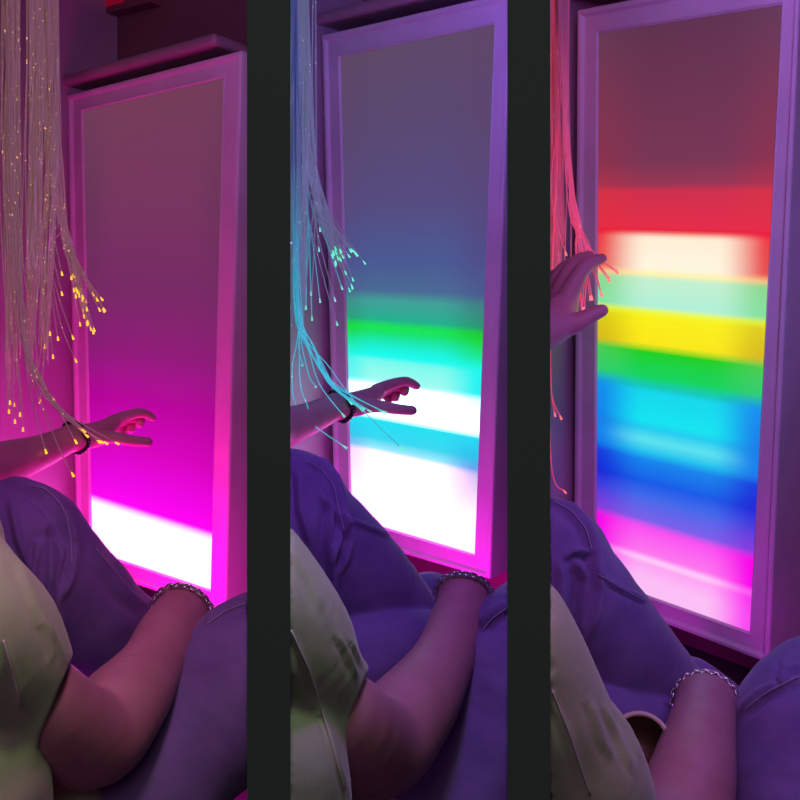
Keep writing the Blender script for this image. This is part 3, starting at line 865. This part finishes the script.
for b, Q_ in PEOPLE.items():
    v = Vol(.0032)
    for c in Q_['torso']: v.chain(c, .03)
    for c in Q_['arms']: v.chain(c, .016)
    for c in Q_['palm'] + Q_['rhand']: v.chain(c, .008)
    for c in Q_['fing']: v.chain(c, .0025)
    # right hand lying over the shin: four bent fingers and a thumb beyond the wrist
    rx, ry, rd, rr = Q_['rhand'][0][-1]
    for k in range(4):
        v.chain([(rx - 9 + k * 7, ry - 2 + k, rd + .01, 7), (rx - 4 + k * 7, ry + 12 + k, rd + .035, 6.5), (rx - 2 + k * 6, ry + 26, rd + .04, 6), (rx - 2 + k * 6, ry + 36, rd + .03, 5.2)], .003)
    v.chain([(rx - 14, ry - 2, rd - .02, 8), (rx - 20, ry + 12, rd + .0, 7), (rx - 18, ry + 24, rd + .01, 6)], .003)
    if b == 1:   # neck and head, turned to the panel
        v.chain([(-118, 500, .90, 42), (-122, 440, .90, 38)], .02)
        v.chain([(-122, 392, .90, 62), (-128, 360, .91, 74)], .03)
        v.chain([(-96, 405, .97, 40), (-98, 425, .97, 26)], .02)
        v.chain([(-80, 378, 1.0, 6), (-70, 396, 1.02, 9)], .006)
        v.chain([(-72, 384, .86, 8), (-74, 398, .86, 6)], .005)
    V, Fq = v.mesh_data(Q_.get('bclips', Q_['clips']))
    V = smooth_mesh(V, Fq, 2, .4)
    me = bpy.data.meshes.new('person'); me.from_pydata(V.tolist(), [], Fq.tolist()); me.update()
    body = link('person', me, M['skin'], None, True)
    tag(body, Q_['label'], 'person')
    # jeans
    v = Vol(.0036)
    for k, c in enumerate(Q_['leg']): v.chain(c, .006 if k else .012)
    V, Fq = v.mesh_data(Q_['clips'])
    V = smooth_mesh(V, Fq, 2, .5)
    V = wobble(V, Fq, .0022, 22, 5 + b)
    V = folds(V, Fq, [(p_, a_ * 1.6, w_) for p_, a_, w_ in Q_['folds']])
    me = bpy.data.meshes.new('jeans'); me.from_pydata(V.tolist(), [], Fq.tolist()); me.update()
    jn = link('jeans', me, M['denim'], None, True); jn.parent = body
    seam('seam', V, Q_['seam'], M['stitch'], jn)
    # shirt
    v = Vol(.0036)
    for k, c in enumerate(Q_['shirt']):
        ct = None
        if k == 0 and 'hem' in Q_:
            h0, h1, hd = Q_['hem']
            pa, pb = P(h0[0], h0[1], hd), P(h1[0], h1[1], hd)
            e = (pa - pb) / np.linalg.norm(pa - pb); nn = np.cross(e, (pa + pb) / 2 - CAM); nn /= np.linalg.norm(nn)
            if nn @ RX < 0: nn = -nn
            ct = ((pa + pb) / 2, nn)
        v.chain(c, .012, ct)
    V, Fq = v.mesh_data(Q_['clips'])
    V = smooth_mesh(V, Fq, 2, .5)
    V = wobble(V, Fq, .0018, 18, 11 + b)
    V = folds(V, Fq, [(p_, a_ * .45, w_ * 1.0) for p_, a_, w_ in Q_['sfolds']])
    me = bpy.data.meshes.new('tshirt'); me.from_pydata(V.tolist(), [], Fq.tolist()); me.update()
    sh = link('tshirt', me, M['shirt'], None, True); sh.parent = body
    seam('seam', V, Q_['sseam'], M['shirt_seam'], sh, .0010)
    if b == 1:
        v = Vol(.005)
        v.chain([(-128, 350, .885, 80), (-136, 392, .86, 72), (-140, 430, .86, 50)], .02)
        V, Fq = v.mesh_data(()); me = bpy.data.meshes.new('hair'); me.from_pydata(V.tolist(), [], Fq.tolist())
        hr = link('hair', me, M['hair'], None, True); hr.parent = body
    br = chain_ring('chain_bracelet', Q_['wrist2'][0], Q_['wrist2'][1], Q_['wrist2'][2], body)
    br['label'] = 'silver chain bracelet'
    if Q_['wrist']:
        bb = chain_ring('bead_bracelet', Q_['wrist'][0], Q_['wrist'][1], Q_['wrist'][2], body, True)
        bb['label'] = 'black bead bracelet'

# cream-rimmed cup between the legs in the right booth
c = P(641, 740, 1.01); ax = (CAM + UP * .5 - c); ax /= np.linalg.norm(ax)
u = np.cross(ax, UP); u /= np.linalg.norm(u); w = np.cross(ax, u)
cup = thing('cup', 'cream-rimmed round cup with dark inside between the legs in the right booth', 'cup', c - ax * .05)
mb = MB(); mb.torus(c, ax, u, 26 * 1.04 / F, 2.6 * 1.04 / F, 40, 8); mb.build('rim', M['rim'], cup, True)
mb = MB()
R = 25 * 1.04 / F
N = 32
rings = [(R * 1.04, 0), (R * .92, -.03), (R * .78, -.055), (0.001, -.055)]
rin = [(R * .98, 0), (R * .85, -.028), (R * .72, -.048), (0.001, -.048)]
for rg in (rings, rin):
    base = len(mb.v)
    for r, h in rg:
        for k in range(N):
            t = 2 * math.pi * k / N
            mb.v.append(c + ax * h + r * (math.cos(t) * u + math.sin(t) * w))
    for j in range(3):
        for k in range(N): mb.f.append((base + j * N + k, base + j * N + (k + 1) % N, base + (j + 1) * N + (k + 1) % N, base + (j + 1) * N + k))
mb.build('cup_body', M['cupin'], cup, True)

# ================================================================ LAMPS
def lamp(name, kind, loc, power, col, size=.1, look=None, size_y=None, spread=None):
    l = bpy.data.lights.new(name, kind)
    l.energy = power; l.color = col[:3]
    if kind == 'AREA':
        l.size = size
        if size_y: l.shape = 'RECTANGLE'; l.size_y = size_y
        if spread: l.spread = spread
    else: l.shadow_soft_size = size
    o = bpy.data.objects.new(name, l); COL.objects.link(o)
    o.location = Vector(loc)
    if look is not None:
        o.rotation_euler = (Vector(look) - Vector(loc)).to_track_quat('-Z', 'Y').to_euler()
    return o


lamp('room_ceiling_lamp', 'AREA', (0, -.9, 1.9), 4.6, (1.0, .60, .84), .9, (0, .9, .3))


def spot(loc, aim, power, col, deg):
    o = lamp('shirt_fill_spot', 'SPOT', loc, power, col, .05, aim)  # added spot that brightens a shirt, no such fixture in the room
    o.data.spot_size = math.radians(deg); o.data.spot_blend = 1.0


spot(P(110, -230, .46), P(-15, 730, .8), 2.8, (.98, 1.0, .62), 58)
spot(P(380, -230, .46), P(290, 745, .78), 2.3, (.85, 1.0, .72), 54)
spot(P(640, -230, .46), P(565, 790, .78), 1.3, (.84, 1.0, .84), 52)
MAG = (1.0, 0.0, .5); VIO = (.40, .06, 1.0)
for px, py, d, pw, col in (
        (140, 660, 1.50, 5, MAG), (20, 590, 1.58, 8, (1.0, 0, .42)),
        (425, 655, 1.55, 3.2, (1.0, .0, .75)), (296, 640, 1.50, 2.0, (1.0, 0, .7)),
        (655, 700, 1.36, 2.2, (.9, .0, .9)), (742, 742, 1.27, 1.4, (.9, .0, .9))):
    lamp('low_fill', 'POINT', P(px, py, d), pw, col, .03)  # added light hidden behind the legs, colours frame, wall and limbs from below
for px, d, pw, col in ((190, .60, 5.5, (1.0, .13, .80)), (400, .60, 5.5, (.66, .10, 1.0)), (680, .55, 4, (.85, .08, .85))):
    lamp('sitter_fill', 'POINT', P(px, -230, d), pw, col, .06)  # added coloured fill above the sitters, tints skin and denim
for px, d, pw, col in ((238, 1.15, 2.8, (.55, .26, 1.0)), (497, 1.15, 3.4, (.26, .16, 1.0)), ):
    lamp('violet_fill', 'POINT', P(px, -60, d), pw, col, .05)  # added violet fill, out of view, for the panels' side faces

for px, d, pw, col in ((480, .80, 2.6, (.22, .24, 1.0)), (790, .78, 2.4, (.42, .22, 1.0))):
    lamp('blue_fill', 'POINT', P(px, -200, d), pw, col, .05)  # added blue fill, out of view, for highlights on the forearms

lamp('blue_fill', 'POINT', P(900, 330, .95), 1.7, (.30, .22, 1.0), .05)  # added fill beyond the right edge for panel side and thigh

W = bpy.data.worlds.new('World'); SC.world = W; W.use_nodes = True
W.node_tree.nodes['Background'].inputs[0].default_value = (.3, .2, .3, 1)
W.node_tree.nodes['Background'].inputs[1].default_value = .02

cam = bpy.data.cameras.new('camera'); co = bpy.data.objects.new('camera', cam); COL.objects.link(co)
cam.sensor_width = 36; cam.lens = F / 800 * 36; cam.clip_start = .05
co.location = Vector(CAM); co.rotation_euler = (math.pi / 2 - PITCH, 0, 0)
SC.camera = co
vs = SC.view_settings
vs.view_transform = 'Standard'; vs.look = 'None'; vs.exposure = 0; vs.gamma = 1; vs.use_curve_mapping = False
SC.cycles.use_denoising = True
SC.cycles.max_bounces = 8
